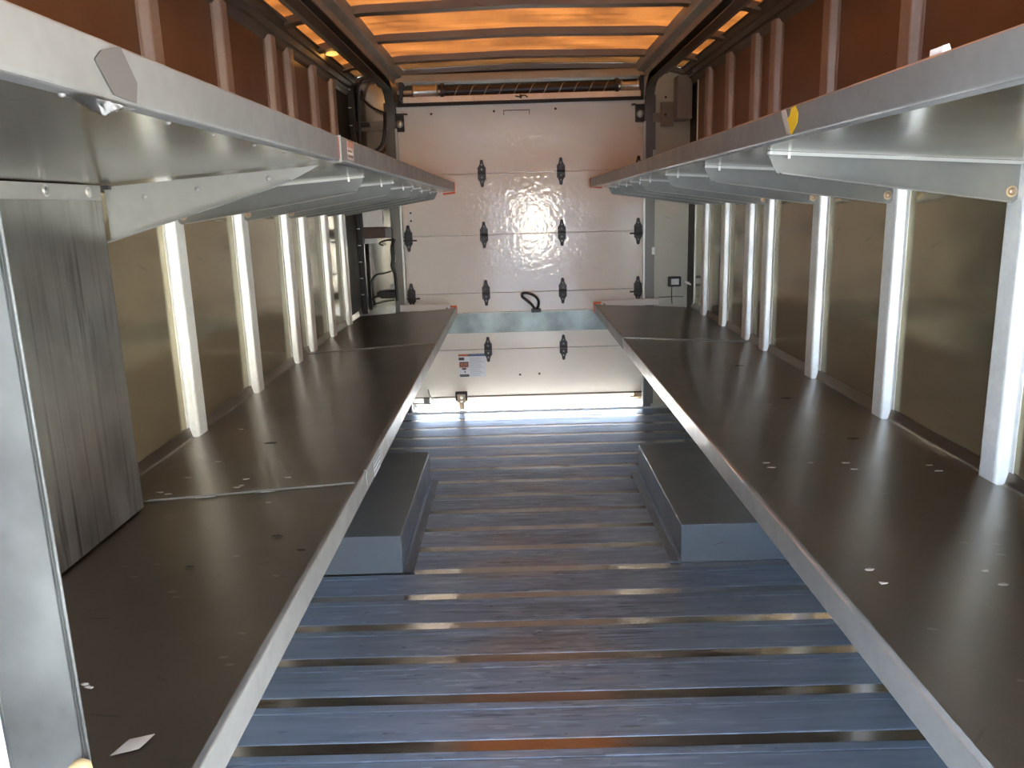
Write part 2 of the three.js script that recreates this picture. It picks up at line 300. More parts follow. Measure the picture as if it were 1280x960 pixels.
// ---------------------------------------------------------------- ceiling: translucent panels between bows
const ceiling = structure('ceiling', 'translucent amber roof panels over metal bows');
const roofLine = [[-1.13, 2.235], [-1.0, 2.268], [-0.7, 2.296], [0, 2.31], [0.7, 2.296], [1.0, 2.268], [1.13, 2.235]];
const BOWS = [-5.03, -4.42, -3.81, -3.20, -2.59, -1.98, -1.37, -0.76];
{
  const edges = [REAR + 0.012, ...BOWS, BULK];
  for (let i = 0; i < edges.length - 1; i++) part(ceiling, 'roof_panel', prof(sheet(roofLine.map(([x, y]) => [x, y + 0.004]), 0.0015).slice(0, 14), 'z', edges[i] + 0.001, edges[i + 1] - 0.001, 1), M.roof);
  // a translucent sheet has no thickness: keep one face only
  ceiling.children.forEach((m) => {
    const b = []; const n = 24, z0 = m.geometry, p = z0.attributes.position; let lo = 1e9, hi = -1e9;
    for (let i = 0; i < p.count; i++) { lo = Math.min(lo, p.getZ(i)); hi = Math.max(hi, p.getZ(i)); }
    const pos = [], uv = [], idx = [];
    for (let i = 0; i <= n; i++) { const x = -1.13 + 2.26 * i / n; const k = roofLine.findIndex((q, j) => j < 6 && x <= roofLine[j + 1][0] + 1e-9), [xa, ya] = roofLine[k], [xb, yb] = roofLine[k + 1], y = ya + (yb - ya) * (x - xa) / (xb - xa) + 0.004; for (const z of [lo, hi]) { pos.push(x, y, z); uv.push(x, z); } }
    for (let i = 0; i < n; i++) { const a = i * 2; idx.push(a, a + 2, a + 1, a + 1, a + 2, a + 3); }
    const g = new THREE.BufferGeometry(); g.setAttribute('position', new THREE.Float32BufferAttribute(pos, 3)); g.setAttribute('uv', new THREE.Float32BufferAttribute(uv, 2)); g.setIndex(idx); g.computeVertexNormals();
    m.geometry = g;
  });
  for (const z of BOWS) {
    const up = roofLine, dn = roofLine.map(([x, y]) => [x, y - 0.034]).reverse();
    part(ceiling, 'roof_bow', prof([...up, ...dn], 'z', z - 0.034, z + 0.034), M.bow);
  }
}

// ---------------------------------------------------------------- rear wall, with the roll-up door in its opening
const wallRear = structure('wall_rear', 'rear wall of the van around the roll-up door');
for (const s of [-1, 1]) part(wallRear, 'corner_panel', box(s * 0.79, s * (WX + 0.02), 0, 2.30, REAR - 0.03, REAR - 0.026), s < 0 ? M.under : M.panel);
part(wallRear, 'corner_panel', box(-1.135, 1.135, 2.045, 2.33, REAR - 0.045, REAR - 0.03), M.bow);
part(wallRear, 'end_bow', prof([...roofLine, ...roofLine.map(([x, y]) => [x, y - 0.03]).reverse()], 'z', REAR - 0.03, REAR + 0.03), M.bow);
part(wallRear, 'rear_cap', box(-1.16, 1.16, 2.32, 2.42, REAR - 0.06, REAR + 0.03), M.cab);  // unseen outside cap added to shade the end of the last roof panel
part(wallRear, 'header', prof(sheet(fillet([[REAR - 0.004, 2.265], [REAR + 0.05, 2.258], [REAR + 0.054, 2.212], [REAR + 0.035, 2.198]], 0.004, 3), 0.003), 'x', -0.8, 0.8), M.track);
for (const s of [-1, 1]) part(wallRear, 'door_stop', box(s > 0 ? 0.826 : -0.90, s > 0 ? 0.90 : -0.812, 0.004, 2.1, REAR - 0.034, REAR - 0.018), M.trackDark);
part(wallRear, 'gap_shade_strip', box(-0.80, 0.815, 2.069, 2.115, REAR - 0.03, REAR + 0.012), M.gapShade);  // dark strip standing in for the shaded gap above the door
part(wallRear, 'upper_strip', box(-1.1, 1.1, 1.925, 1.985, REAR - 0.006, REAR - 0.002), M.beige);

const door = structure('door_1', 'white roll-up rear door with black hinges');
const SEAM = [2.062, 1.6305, 1.2255, 0.8310, 0.4335, 0.0970];
const DZ = REAR + 0.0;                                     // inner face of the door
for (let i = 0; i < 5; i++) {
  const y1 = SEAM[i] - (i ? 0.0016 : 0), y0 = SEAM[i + 1] + 0.0016;
  part(door, 'door_panel', [box(-0.815, 0.83, y0, y1, DZ - 0.024, DZ, 0.004), box(-0.815, 0.83, y0 - 0.006, y0 + 0.01, DZ - 0.03, DZ - 0.02)], M.enamel);
}
part(door, 'bottom_rail', box(-0.815, 0.83, 0.050, 0.0945, DZ - 0.024, DZ + 0.002, 0.003), M.white, 'white bottom rail of the door');
part(door, 'top_edge', box(-0.815, 0.83, 2.0615, 2.069, DZ - 0.018, DZ + 0.004, 0.002), M.zinc);
part(door, 'lift_plate', box(-0.72, 0.74, 0.553, 0.692, DZ, DZ + 0.014, 0.003), M.plate, 'galvanised kick plate across the door');
// hinges: pointed leaves above and below the knuckle
function leaf(w, h) { return [[-w * 0.5, 0], [-w * 0.5, h * 0.42], [-w * 0.36, h * 0.5], [-w * 0.22, h * 0.72], [-w * 0.2, h * 0.9], [-w * 0.1, h], [w * 0.1, h], [w * 0.2, h * 0.9], [w * 0.22, h * 0.72], [w * 0.36, h * 0.5], [w * 0.5, h * 0.42], [w * 0.5, 0]]; }
function hinge(x, y, roller) {
  const w = 0.054, h = 0.086;
  const g = [prof(leaf(w, h).map(([a, b]) => [a + x, b + y + 0.003]), 'z', DZ, DZ + 0.008), prof(leaf(w, h).map(([a, b]) => [x - a, y - 0.003 - b]).reverse(), 'z', DZ, DZ + 0.008)];
  g.push(uvBox(cyl(0.009, 0.009, w * 0.98, 12).rotateZ(Math.PI / 2).translate(x, y, DZ + 0.009)));
  const m = part(door, 'hinge', g, M.black);
  const b = []; for (const d of [-0.056, -0.026, 0.026, 0.056]) b.push(pointing(rivetGeo(0.006, 0.004), [0, 0, 1]).translate(x, y + d, DZ + 0.008));
  part(m, 'bolts', b, M.track).userData.kind = 'stuff';
  if (roller) {
    const s = Math.sign(x);
    part(m, 'roller_arm', [box(x - 0.02, x + 0.02, y - 0.03, y + 0.03, DZ + 0.008, DZ + 0.03, 0.006), uvBox(cyl(0.0055, 0.0055, 0.11, 10).rotateZ(Math.PI / 2).translate(x - s * 0.005, y - 0.014, DZ + 0.034))], M.black);
  }
}
for (let i = 1; i < 5; i++) { hinge(-0.2650, SEAM[i]); hinge(0.2655, SEAM[i]); }
for (let i = 1; i < 5; i++) { hinge(-0.781, SEAM[i] - 0.01, true); hinge(0.785, SEAM[i] - 0.004, true); }
for (const x of [-0.795, 0.79]) {                          // top rollers on black carriers
  const y = x < 0 ? 1.966 : 1.985;
  const m = part(door, 'top_roller', [box(x - 0.03, x + 0.03, y - 0.055, y + 0.055, DZ, DZ + 0.03, 0.004), box(x - 0.03, x + 0.055 * Math.sign(-x) + 0.0, y + 0.05, y + 0.058, DZ, DZ + 0.045, 0.002)], M.black);
  part(m, 'wheel', pointing(lathe([[0, 0.02], [0.014, 0.02], [0.024, 0.015], [0.026, 0], [0, 0]], 20), [0, 0, 1]).translate(x, y - 0.006, DZ + 0.028), M.track);
}
part(door, 'hand_hole', [box(-0.108, 0.066, 2.026, 2.031, DZ - 0.001, DZ + 0.0015), box(-0.108, -0.104, 2.0, 2.028, DZ - 0.001, DZ + 0.001), box(0.062, 0.066, 2.0, 2.028, DZ - 0.001, DZ + 0.001)], M.brown, 'thin outlined slot near the top of the door');
for (const [x, y] of [[-0.17, 2.026], [0.236, 2.03], [-0.045, 0.245], [0.092, 0.248], [-0.585, 2.02]]) part(door, 'screw', pointing(rivetGeo(0.008, 0.004), [0, 0, 1]).translate(x, y, DZ), M.brown);
{                                                          // bent pull handle standing on the lift plate
  const z = DZ + 0.022;
  const h = part(door, 'pull_handle', [tube([[0.070, 0.705, z], [0.050, 0.742, z + 0.012], [0.012, 0.777, z + 0.02], [-0.018, 0.806, z + 0.02], [-0.010, 0.824, z + 0.02], [0.030, 0.822, z + 0.02], [0.074, 0.800, z + 0.018], [0.096, 0.768, z + 0.012], [0.092, 0.728, z + 0.004], [0.078, 0.704, z]], 0.0095, 48, 10), box(0.045, 0.112, 0.688, 0.714, DZ + 0.002, z + 0.012, 0.005)], M.black, 'black bent pull handle');
  part(door, 'handle_bracket', box(-0.43, 0.43, 0.690, 0.698, DZ, DZ + 0.02, 0.002), M.track);
  part(door, 'small_bracket', box(-0.782, -0.732, 1.315, 1.40, DZ, DZ + 0.006, 0.002), M.white, 'white metal bracket with two screws');
  for (const y of [1.332, 1.385]) part(door, 'screw', pointing(rivetGeo(0.007, 0.004), [0, 0, 1]).translate(-0.757, y, DZ + 0.006), M.brown);
}
{                                                          // latch at the foot of the door
  const x = -0.466;
  const l = part(door, 'latch', [box(x - 0.034, x + 0.034, 0.055, 0.13, DZ, DZ + 0.02, 0.006), box(x - 0.022, x + 0.022, 0.006, 0.06, DZ + 0.004, DZ + 0.022, 0.004)], M.brass, 'dull metal slide latch');
  part(l, 'latch_frame', [box(x - 0.042, x + 0.042, 0.118, 0.136, DZ, DZ + 0.026, 0.004), box(x - 0.042, x - 0.03, 0.07, 0.13, DZ, DZ + 0.026, 0.003), box(x + 0.03, x + 0.042, 0.07, 0.13, DZ, DZ + 0.026, 0.003)], M.black);
  part(l, 'latch_bolt', [pointing(rivetGeo(0.012, 0.006), [0, 0, 1]).translate(x, 0.095, DZ + 0.02), pointing(rivetGeo(0.01, 0.006), [0, 0, 1]).translate(x, 0.068, DZ + 0.02)], M.zinc);
  part(door, 'cable_anchor', [box(-0.735, -0.69, 0.05, 0.10, DZ, DZ + 0.03, 0.006), uvBox(cyl(0.006, 0.006, 0.14, 10).rotateZ(Math.PI / 2).translate(-0.75, 0.06, DZ + 0.035))], M.track);
  part(door, 'cable_anchor', [box(0.755, 0.815, 0.05, 0.10, DZ, DZ + 0.03, 0.006), uvBox(cyl(0.006, 0.006, 0.14, 10).rotateZ(Math.PI / 2).translate(0.80, 0.07, DZ + 0.035))], M.brass);
  part(door, 'lift_cable', tube([[-0.70, 0.16, DZ + 0.02], [-0.69, 0.12, DZ + 0.03], [-0.665, 0.085, DZ + 0.03], [-0.655, 0.07, DZ + 0.026]], 0.004, 20, 6), M.track);
  part(door, 'lift_cable', tube([[-0.72, 0.052, DZ + 0.03], [-0.62, 0.05, DZ + 0.03], [-0.54, 0.046, DZ + 0.026], [-0.49, 0.05, DZ + 0.025]], 0.003, 20, 6), M.track);
  part(door, 'latch_bar', box(-0.66, 0.75, 0.0885, 0.0915, DZ + 0.0015, DZ + 0.005), M.track);
}
{                                                          // instruction sticker
  const cv = document.createElement('canvas'); cv.width = 256; cv.height = 220; const c = cv.getContext('2d');
  c.fillStyle = '#dfe3ea'; c.fillRect(0, 0, 256, 220);
  c.fillStyle = '#b8694a'; c.fillRect(0, 0, 92, 22); c.fillStyle = '#37507f'; c.fillRect(92, 0, 164, 22);
  c.fillStyle = '#8fa3c8'; for (let x = 104; x < 240; x += 15) c.fillRect(x, 8, 9, 6);
  c.fillStyle = '#2f2c30'; c.fillRect(2, 32, 52, 26); c.fillStyle = '#3a3436'; c.fillRect(8, 74, 86, 12);
  c.fillStyle = '#a4664f'; c.fillRect(6, 84, 88, 44); c.fillStyle = '#4a3a36'; for (let k = 0; k < 5; k++) c.fillRect(10 + k * 17, 96 + (k % 2) * 12, 11, 16);
  c.fillStyle = '#553a35'; c.beginPath(); c.ellipse(50, 140, 24, 10, 0, 0, 7); c.fill();
  c.fillStyle = '#40444c'; c.fillRect(52, 160, 10, 18); c.fillRect(8, 192, 88, 24); c.fillStyle = '#8a8f98'; c.fillRect(14, 198, 76, 4);
  c.fillStyle = '#aab4c6'; for (let y = 38; y < 212; y += 13) c.fillRect(104, y, 90 + (y * 37) % 52, 4);
  const t = new THREE.CanvasTexture(cv); t.colorSpace = THREE.SRGBColorSpace;
  const g = new THREE.BoxGeometry(0.192, 0.166, 0.001).translate(-0.381, 0.321, DZ + 0.001);
  part(door, 'instruction_sticker', g, std({ map: t, roughness: 0.45 }), 'white instruction sticker with blue and orange header');
}

// ---------------------------------------------------------------- door tracks: up the rear wall, round the bend, forward under the roof
function sweepTrack(pr, path) {                            // path in (y, z); profile points (x, outwards)
  const pos = [], idx = [], n = pr.length;
  path.forEach(([y, z], i) => {
    const a = path[Math.max(0, i - 1)], b = path[Math.min(path.length - 1, i + 1)], d = V2(b[0] - a[0], b[1] - a[1]).normalize();
    for (const [px, o] of pr) pos.push(px, y - d.y * o * -1 * -1, z + d.x * o);
  });
  for (let i = 0; i < path.length - 1; i++) for (let k = 0; k < n; k++) { const a = i * n + k, b = i * n + (k + 1) % n, c = a + n, e = b + n; idx.push(a, b, c, b, e, c); }
  for (let k = 1; k < n - 1; k++) { idx.push(0, k, k + 1); const q = (path.length - 1) * n; idx.push(q, q + k + 1, q + k); }
  const g = new THREE.BufferGeometry(); g.setAttribute('position', new THREE.Float32BufferAttribute(pos, 3)); g.setIndex(idx);
  return uvBox(toCreasedNormals(g, 0.5));
}
function doorTrack(s, label) {
  const x = s * 0.845, t = thing('door_track', label, 'door track', [x, 0, REAR + 0.035], 'door tracks');
  const path = [[0.0, REAR + 0.03]]; for (let y = 0.5; y < 1.95; y += 0.5) path.push([y, REAR + 0.03]);
  const R = 0.22, yc = 1.965; for (let k = 0; k <= 10; k++) { const a = k / 10 * Math.PI / 2; path.push([yc + R * Math.sin(a), REAR + 0.03 + R * (1 - Math.cos(a))]); }
  for (const z of [-4.6, -3.9, -3, -2, -1, -0.6]) path.push([yc + R, z]);
  // C section open towards the door
  const w = 0.026, d = 0.024, q = 0.0035;
  const pr = [[x - s * w, -d], [x + s * w, -d], [x + s * w, d], [x - s * w, d], [x - s * w, d - q], [x + s * (w - q), d - q], [x + s * (w - q), -d + q], [x - s * w, -d + q]];
  part(t, 'channel', sweepTrack(s > 0 ? pr : pr.slice().reverse(), path), M.trackDark);
  part(t, 'guide_strip', box(x - s * 0.034, x - s * 0.02, 0.0, 1.93, REAR + 0.04, REAR + 0.058, 0.003), M.trackBright, 'bright edge strip of the track');
  // hanger rail that carries the level run: an outer angle and a lighter inner plate
  part(t, 'hanger_rail', prof(sheet(fillet([[s * 0.945, 2.262], [s * 0.94, 2.205], [s * 0.892, 2.200], [s * 0.885, 2.232], [s * 0.80, 2.236]], 0.004, 3), s > 0 ? 0.003 : -0.003), 'z', REAR + 0.16, BULK - 0.02), M.track);
  part(t, 'inner_plate', prof(sheet(fillet([[s * 0.80, 2.19], [s * 0.797, 2.222], [s * 0.755, 2.232], [s * 0.745, 2.276]], 0.004, 3), s > 0 ? 0.003 : -0.003), 'z', REAR + 0.14, BULK - 0.02), M.track);
  for (const y of [0.4, 1.06, 1.7]) part(t, 'clamp', box(x - 0.012, x + s * 0.055, y, y + 0.05, REAR - 0.004, REAR + 0.012, 0.002), M.trackBright);
}
doorTrack(-1, 'grey metal door track bending from the rear wall to the roof, beside the black cables');
doorTrack(1, 'grey metal door track bending from the rear wall to the roof beside beige cover box');

// ---------------------------------------------------------------- counterbalance spring over the door
{
  const y = 2.135, z = -5.33, t = thing('door_spring', 'black coiled counterbalance spring on its shaft above the roll-up door', 'spring', [0, y, z]);
  const along = (r, x0, x1, n = 24) => uvBox(cyl(r, r, x1 - x0, n).rotateZ(Math.PI / 2).translate((x0 + x1) / 2, y, z));
  part(t, 'shaft', along(0.012, -0.78, 0.80), M.steel);
  part(t, 'core', along(0.030, -0.48, 0.62), M.black);
  const pts = []; for (let i = 0; i <= 11 * 12; i++) { const a = -i / 12 * Math.PI * 2; pts.push([-0.47 + 1.04 * i / (11 * 12), y + 0.032 * Math.cos(a), z + 0.032 * Math.sin(a)]); }
  part(t, 'coil', tube(pts, 0.0035, 300, 5), M.track);
  part(t, 'cable_drum', uvBox(lathe([[0.012, -0.08], [0.046, -0.08], [0.046, -0.068], [0.041, -0.062], [0.041, 0.062], [0.048, 0.068], [0.048, 0.08], [0.012, 0.08]], 28).rotateZ(Math.PI / 2).translate(-0.60, y, z)), M.trackBright, 'shiny cable drum');
  part(t, 'cable_drum', uvBox(lathe([[0.012, -0.06], [0.034, -0.06], [0.034, -0.05], [0.027, -0.044], [0.027, 0.044], [0.036, 0.05], [0.036, 0.06], [0.012, 0.06]], 28).rotateZ(Math.PI / 2).translate(0.70, y, z)), M.trackBright);
  for (const x of [-0.49, 0.615]) part(t, 'collar', uvBox(cyl(0.05, 0.05, 0.022, 20).rotateZ(Math.PI / 2).translate(x, y, z)), M.black);
  for (const x of [-0.75, 0.775]) part(t, 'bearing_bracket', box(x - 0.012, x + 0.012, y - 0.05, 2.194, REAR + 0.056, z + 0.03, 0.003), M.black);
  part(t, 'carrier_bar', prof(sheet(fillet([[z - 0.05, y - 0.022], [z + 0.03, y - 0.034], [z + 0.036, y - 0.068]], 0.004, 3), 0.003), 'x', -0.74, 0.765), M.zinc, 'bluish flat bar under the spring');
  part(t, 'clip', [box(0.0, 0.012, y - 0.06, y - 0.036, z + 0.034, z + 0.04, 0.002), tube([[-0.03, y - 0.045, z + 0.042], [0.0, y - 0.05, z + 0.044], [0.03, y - 0.042, z + 0.044], [0.05, y - 0.055, z + 0.042]], 0.004, 16, 6)], M.black);
}

// ---------------------------------------------------------------- wheel boxes
function wheelBox(s, x, zn, label) {
  const zf = zn - 1.09, h = 0.16, t = thing('wheel_box', label, 'wheel box', [s * (x + 0.25), 0, (zn + zf) / 2], 'wheel boxes');
  part(t, 'cover', box(s * x, s * (PX - 0.001), 0.0006, h, zf, zn, 0.004), M.box);
  part(t, 'base_angle', prof(sheet(fillet([[s * (x + 0.001), 0.03], [s * (x - 0.002), 0.003], [s * (x - 0.042), 0.0022]], 0.006, 3), s > 0 ? -0.003 : 0.003), 'z', zf, zn), M.box);
}
wheelBox(-1, 0.54, -2.908, 'low grey metal wheel box on the floor under the left lower shelf');
wheelBox(1, 0.566, -2.942, 'low grey metal wheel box on the floor under the right lower shelf');

// ---------------------------------------------------------------- lower shelves
function lowerShelf(s, z0, z1, label, o = {}) {
  const lift = o.lift || 0, t = thing('shelf', label, 'shelf', [s * 0.75, SY, (z0 + z1) / 2]);
  const xi = SX, out = WX - 0.004, y = (x) => deckY(x) + lift;
  const line = [[s * (out), y(out) + 0.03], [s * (out - 0.004), y(out) + 0.001], [s * (xi + 0.004), y(xi)]];
  // the deck is notched round the posts: strips between them reach the wall
  part(t, 'deck', prof(sheet([[s * (PX - 0.001), y(PX)], [s * (xi + 0.003), y(xi)]], s > 0 ? 0.003 : -0.003), 'z', z1, z0), M.deck);
  const posts = POST.filter((p, i) => !(s < 0 && i === 0) && p < z0 - 0.02 && p + PW > z1 + 0.02).sort((a, b) => b - a);
  let from = z0; const strips = [];
  const strip = (a, b) => { if (a - b > 0.02) strips.push(prof(sheet(fillet([[s * (PX - 0.002), y(PX)], [s * (WX - 0.012), y(WX) + 0.001], [s * (WX - 0.003), y(WX) + 0.034]], 0.006, 3), s > 0 ? -0.0025 : 0.0025), 'z', b, a)); };
  for (const p of posts) { strip(from, p + PW + 0.006); from = p - 0.006; }
  strip(from, z1);
  part(t, 'back_flange', strips, M.deck);
  const le = o.lipEnd ?? z1, lb = o.lipStart ?? z0, lx = xi - (o.proud || 0);
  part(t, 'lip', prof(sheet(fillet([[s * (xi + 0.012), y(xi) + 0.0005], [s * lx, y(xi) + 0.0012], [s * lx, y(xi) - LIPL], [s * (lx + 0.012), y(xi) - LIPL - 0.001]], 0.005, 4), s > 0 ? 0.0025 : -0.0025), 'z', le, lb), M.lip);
  if (o.front) part(t, 'front_edge', box(s * (xi + 0.002), s * 0.985, y(0.72) - 0.0, y(0.72) + 0.0, z0 - 0.003, z0 + 0.002), M.lip);
  if (o.seam) {                                            // folded front edge lying on the section before it
    const g = prof(sheet([[s * (o.seam), y(o.seam) + 0.003], [s * (xi + 0.012), y(xi) + 0.003]], s > 0 ? 0.0032 : -0.0032), 'z', z0 - 0.006, z0 + 0.003);
    part(t, 'seam_fold', g, M.lip);
  }
  if (o.end) {                                             // orange paint on the rear end and a pale stop bar across it
    part(t, 'end_paint', [box(s * (lx - 0.004), s * (lx + 0.004), y(xi) - LIPL, y(xi) + 0.003, z1 - 0.004, z1 + 0.006), box(s * (lx - 0.004), s * (lx + 0.055), y(xi) + 0.002, y(xi) + 0.014, z1 - 0.006, z1 + 0.004)], M.orange, 'orange painted end');
    const a = s > 0 ? 0.505 : 0.50, b = s > 0 ? 0.885 : 0.83;
    part(t, 'stop_bar', prof(sheet(fillet([[z1 + 0.03, y(0.7) + 0.001], [z1 + 0.028, y(0.7) + 0.040], [z1 + 0.004, y(0.7) + 0.044], [z1, y(0.7) + 0.003]], 0.004, 3), 0.003), 'x', s > 0 ? a : -b, s > 0 ? b : -a), M.white, 'pale stop bar across the rear end').rotation.z = 0;
    part(t, 'stop_screw', pointing(rivetGeo(0.005, 0.003), [0, 0, 1]).translate(s * (a + 0.02), y(0.7) + 0.016, z1 + 0.03), M.brown);
  }
  return t;
}
const shL1 = lowerShelf(-1, BULK - 0.02, -1.845, 'near section of the left lower shelf with brown metal deck, beside the streaked partition panel');
const shL2 = lowerShelf(-1, -1.845, -3.89, 'middle section of the left lower shelf with white-flecked brown metal deck, between two seams', { lift: 0.004, seam: 0.985, proud: 0.003, lipStart: -1.94 });
const shL3 = lowerShelf(-1, -3.89, END, 'short rear section of the left lower shelf, with pale stop bar before the door', { lift: 0.007, seam: 1.07, proud: 0.005, end: true });
const shR1 = lowerShelf(1, BULK - 0.02, -3.89, 'long near section of the right lower shelf with dark brown metal deck');
const shR2 = lowerShelf(1, -3.89, END, 'short rear section of the right lower shelf, with pale stop bar before the door', { lift: 0.004, seam: 1.07, proud: 0.004, end: true });
// the near section's lip runs on to the splice
part(shL1, 'lip_tail', prof(sheet(fillet([[-(SX + 0.012), SY + 0.0005], [-SX, SY + 0.0012], [-SX, SY - LIPL], [-(SX + 0.012), SY - LIPL - 0.001]], 0.005, 4), -0.0025), 'z', -1.94, -1.845), M.lip);

// chips of pale paint and dark specks lying on the decks
function chips(shelf, spots, lift, mat, name, size) {
  const g = spots.map(([x, z]) => { const n = 6, pts = []; for (let k = 0; k < n; k++) { const a = k / n * 6.283, q = size * (0.55 + 0.6 * rnd()); pts.push([x + q * 1.5 * Math.cos(a), z + q * 0.8 * Math.sin(a)]); }
    const b = prof(pts.map(([px, pz]) => [px, pz]), 'y', 0, 0.0009); b.translate(0, deckY(x) + lift + 0.0032, 0); return b; });
  part(shelf, name, g, mat).userData.kind = 'stuff';
}
chips(shL1, [[-0.66, -1.76], [-0.702, -1.03], [-0.715, -1.039]], 0, M.fleck, 'paint_chips', 0.005);
chips(shL1, [[-0.502, -1.462], [-0.714, -1.427], [-0.58, -1.548]], 0, M.dark, 'dark_specks', 0.008);
chips(shL2, [[-0.946, -1.875], [-0.974, -1.893], [-0.944, -1.999], [-0.769, -1.894], [-0.774, -1.88], [-0.773, -1.943], [-0.964, -2.474], [-0.915, -2.125], [-1.064, -3.725], [-0.939, -3.768], [-0.66, -1.926]], 0.004, M.fleck, 'paint_chips', 0.007);
chips(shL2, [[-0.809, -2.27], [-0.803, -2.272]], 0.004, M.dark, 'dark_specks', 0.014);
chips(shR1, [[0.561, -1.931], [0.565, -1.894], [0.68, -1.943], [0.774, -1.952], [0.775, -1.901], [0.558, -1.268], [0.555, -1.321], [0.772, -1.329], [0.771, -1.276], [0.99, -1.954], [0.994, -1.91], [0.775, -3.184], [0.77, -3.216], [0.773, -2.568], [0.772, -2.514], [0.565, -3.167], [0.572, -3.119]], 0, M.fleck, 'paint_chips', 0.0065);
chips(shR1, [[0.861, -2.67], [0.888, -2.18], [0.865, -3.249]], 0, M.dark, 'dark_specks', 0.014);

// ---------------------------------------------------------------- upper shelves
function upperShelf(s, z0, z1, label, o = {}) {
  const t = thing('shelf', label, 'shelf', [s * 0.75, UY, (z0 + z1) / 2]);
  const lx = UX - (o.proud || 0);
  part(t, 'deck', prof(sheet([[s * (PX - 0.001), underY(PX)], [s * (UX + 0.002), UY]], s > 0 ? -0.003 : 0.003), 'z', z1, z0), M.under);
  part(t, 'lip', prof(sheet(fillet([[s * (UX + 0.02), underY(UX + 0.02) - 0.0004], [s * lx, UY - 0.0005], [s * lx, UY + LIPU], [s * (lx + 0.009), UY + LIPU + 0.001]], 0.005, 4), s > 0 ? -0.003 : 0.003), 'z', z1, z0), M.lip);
  if (o.end) part(t, 'end_paint', [box(s * (lx - 0.004), s * (lx + 0.005), UY - 0.002, UY + LIPU + 0.002, z1 - 0.005, z1 + 0.008), prof(sheet([[s * (lx - 0.004), UY - 0.004], [s * (lx + 0.075), underY(lx + 0.075) - 0.006]], 0.012), 'z', z1 - 0.005, z1 + 0.006)], M.orange, 'orange painted end');
  if (o.joint) part(t, 'joint_edge', [box(s * (lx - 0.003), s * (lx + 0.004), UY - 0.001, UY + LIPU, z0 - 0.002, z0 + 0.004, 0.001), box(s * (lx - 0.002), s * (lx + 0.022), UY - 0.005, UY - 0.001, z0 - 0.008, z0 + 0.012, 0.001)], M.gusset);
  return t;
}
const upL1 = upperShelf(-1, BULK - 0.01, -1.80, 'near section of the left upper shelf, its grey lip patched with dark tape');
const upL2 = upperShelf(-1, -1.80, END, 'long rear section of the left upper shelf, with orange painted end', { proud: 0.003, end: true, joint: true });
const upR = upperShelf(1, BULK - 0.01, END, 'long right upper shelf with yellow sticker scrap on its lip', { end: true });
part(upL1, 'joint_edge', box(-UX + 0.0015, -UX - 0.004, UY + 0.004, UY + LIPU - 0.004, -1.797, -1.791), M.rust, 'rusty red end edge of the lip');
{                                                          // screws under the left lip
  const at = [[-0.452, -0.72], [-0.458, -0.95], [-0.462, -1.1], [-0.464, -1.28], [-0.465, -1.45], [-0.465, -1.62]];
  for (const [x, z] of at) part(upL1, 'screw', pointing(rivetGeo(0.0036, 0.003), [0, -1, 0]).translate(x, underY(x) - 0.003, z), M.lip);
}

// ---------------------------------------------------------------- brackets under the upper shelves
const ORD = ['nearest', 'second', 'third', 'fourth', 'fifth', 'sixth', 'seventh'];
function bracket(s, i, label) {
  const z = POST[i] + 0.044, t = thing('shelf_bracket', label, 'bracket', [s * PX, 1.41, z], s > 0 ? 'brackets under the right upper shelf' : 'brackets under the left upper shelf');
  const top = (x) => underY(x) - 0.0035;
  const P = [[0.512, top(0.512)], [0.516, 1.500], [0.534, 1.466], [0.545, 1.4625], [1.060, 1.3845], [1.078, 1.3835], [1.0875, 1.392], [1.0875, top(1.0875)]].map(([x, y]) => [s * x, y]);
  const web = part(t, 'web', prof(P, 'z', z - 0.0015, z + 0.0015), M.bracket);
  const bf = sheet([[s * 0.540, 1.4625], [s * 1.062, 1.3840]], s > 0 ? 0.0028 : -0.0028);
  part(t, 'bottom_flange', prof(bf, 'z', z + 0.001, z + 0.017), M.gusset);
  const flange = part(t, 'top_flange', prof(sheet([[s * 0.513, top(0.513)], [s * 1.086, top(1.086)]], s > 0 ? -0.003 : 0.003), 'z', z + 0.001, z + 0.02), M.lip);
  part(flange, 'front_edge', prof([[s * 0.513, top(0.513) - 0.0045], [s * 1.086, top(1.086) - 0.0045], [s * 1.086, top(1.086) + 0.003], [s * 0.513, top(0.513) + 0.003]], 'z', z + 0.02, z + 0.0225), M.frontEdge, 'bright folded front edge');
  part(flange, 'clip', [box(s * 0.551, s * 0.557, top(0.55) - 0.012, top(0.55) + 0.002, z + 0.018, z + 0.024, 0.001), box(s * 0.508, s * 0.513, top(0.51) - 0.004, top(0.51) + 0.002, z + 0.012, z + 0.03, 0.001)], M.white);
  part(web, 'bolt', pointing(merge([uvBox(lathe([[0, 0.007], [0.006, 0.0065], [0.0085, 0.003], [0.0085, 0]], 8)), uvBox(lathe([[0.013, 0], [0.013, 0.0015], [0, 0.0016]], 16))]), [0, 0, 1]).translate(s * 1.071, 1.4085, z + 0.0015), M.brass);
}
for (let i = 0; i < 7; i++) bracket(1, i, `grey sheet-metal bracket under the right upper shelf, ${ORD[i]} from the front`);
for (let i = 1; i < 7; i++) bracket(-1, i, `grey sheet-metal bracket under the left upper shelf, ${ORD[i]} behind the riveted gusset plate`.replace(ORD[i], ['', 'first', 'second', 'third', 'fourth', 'fifth', 'sixth'][i]));

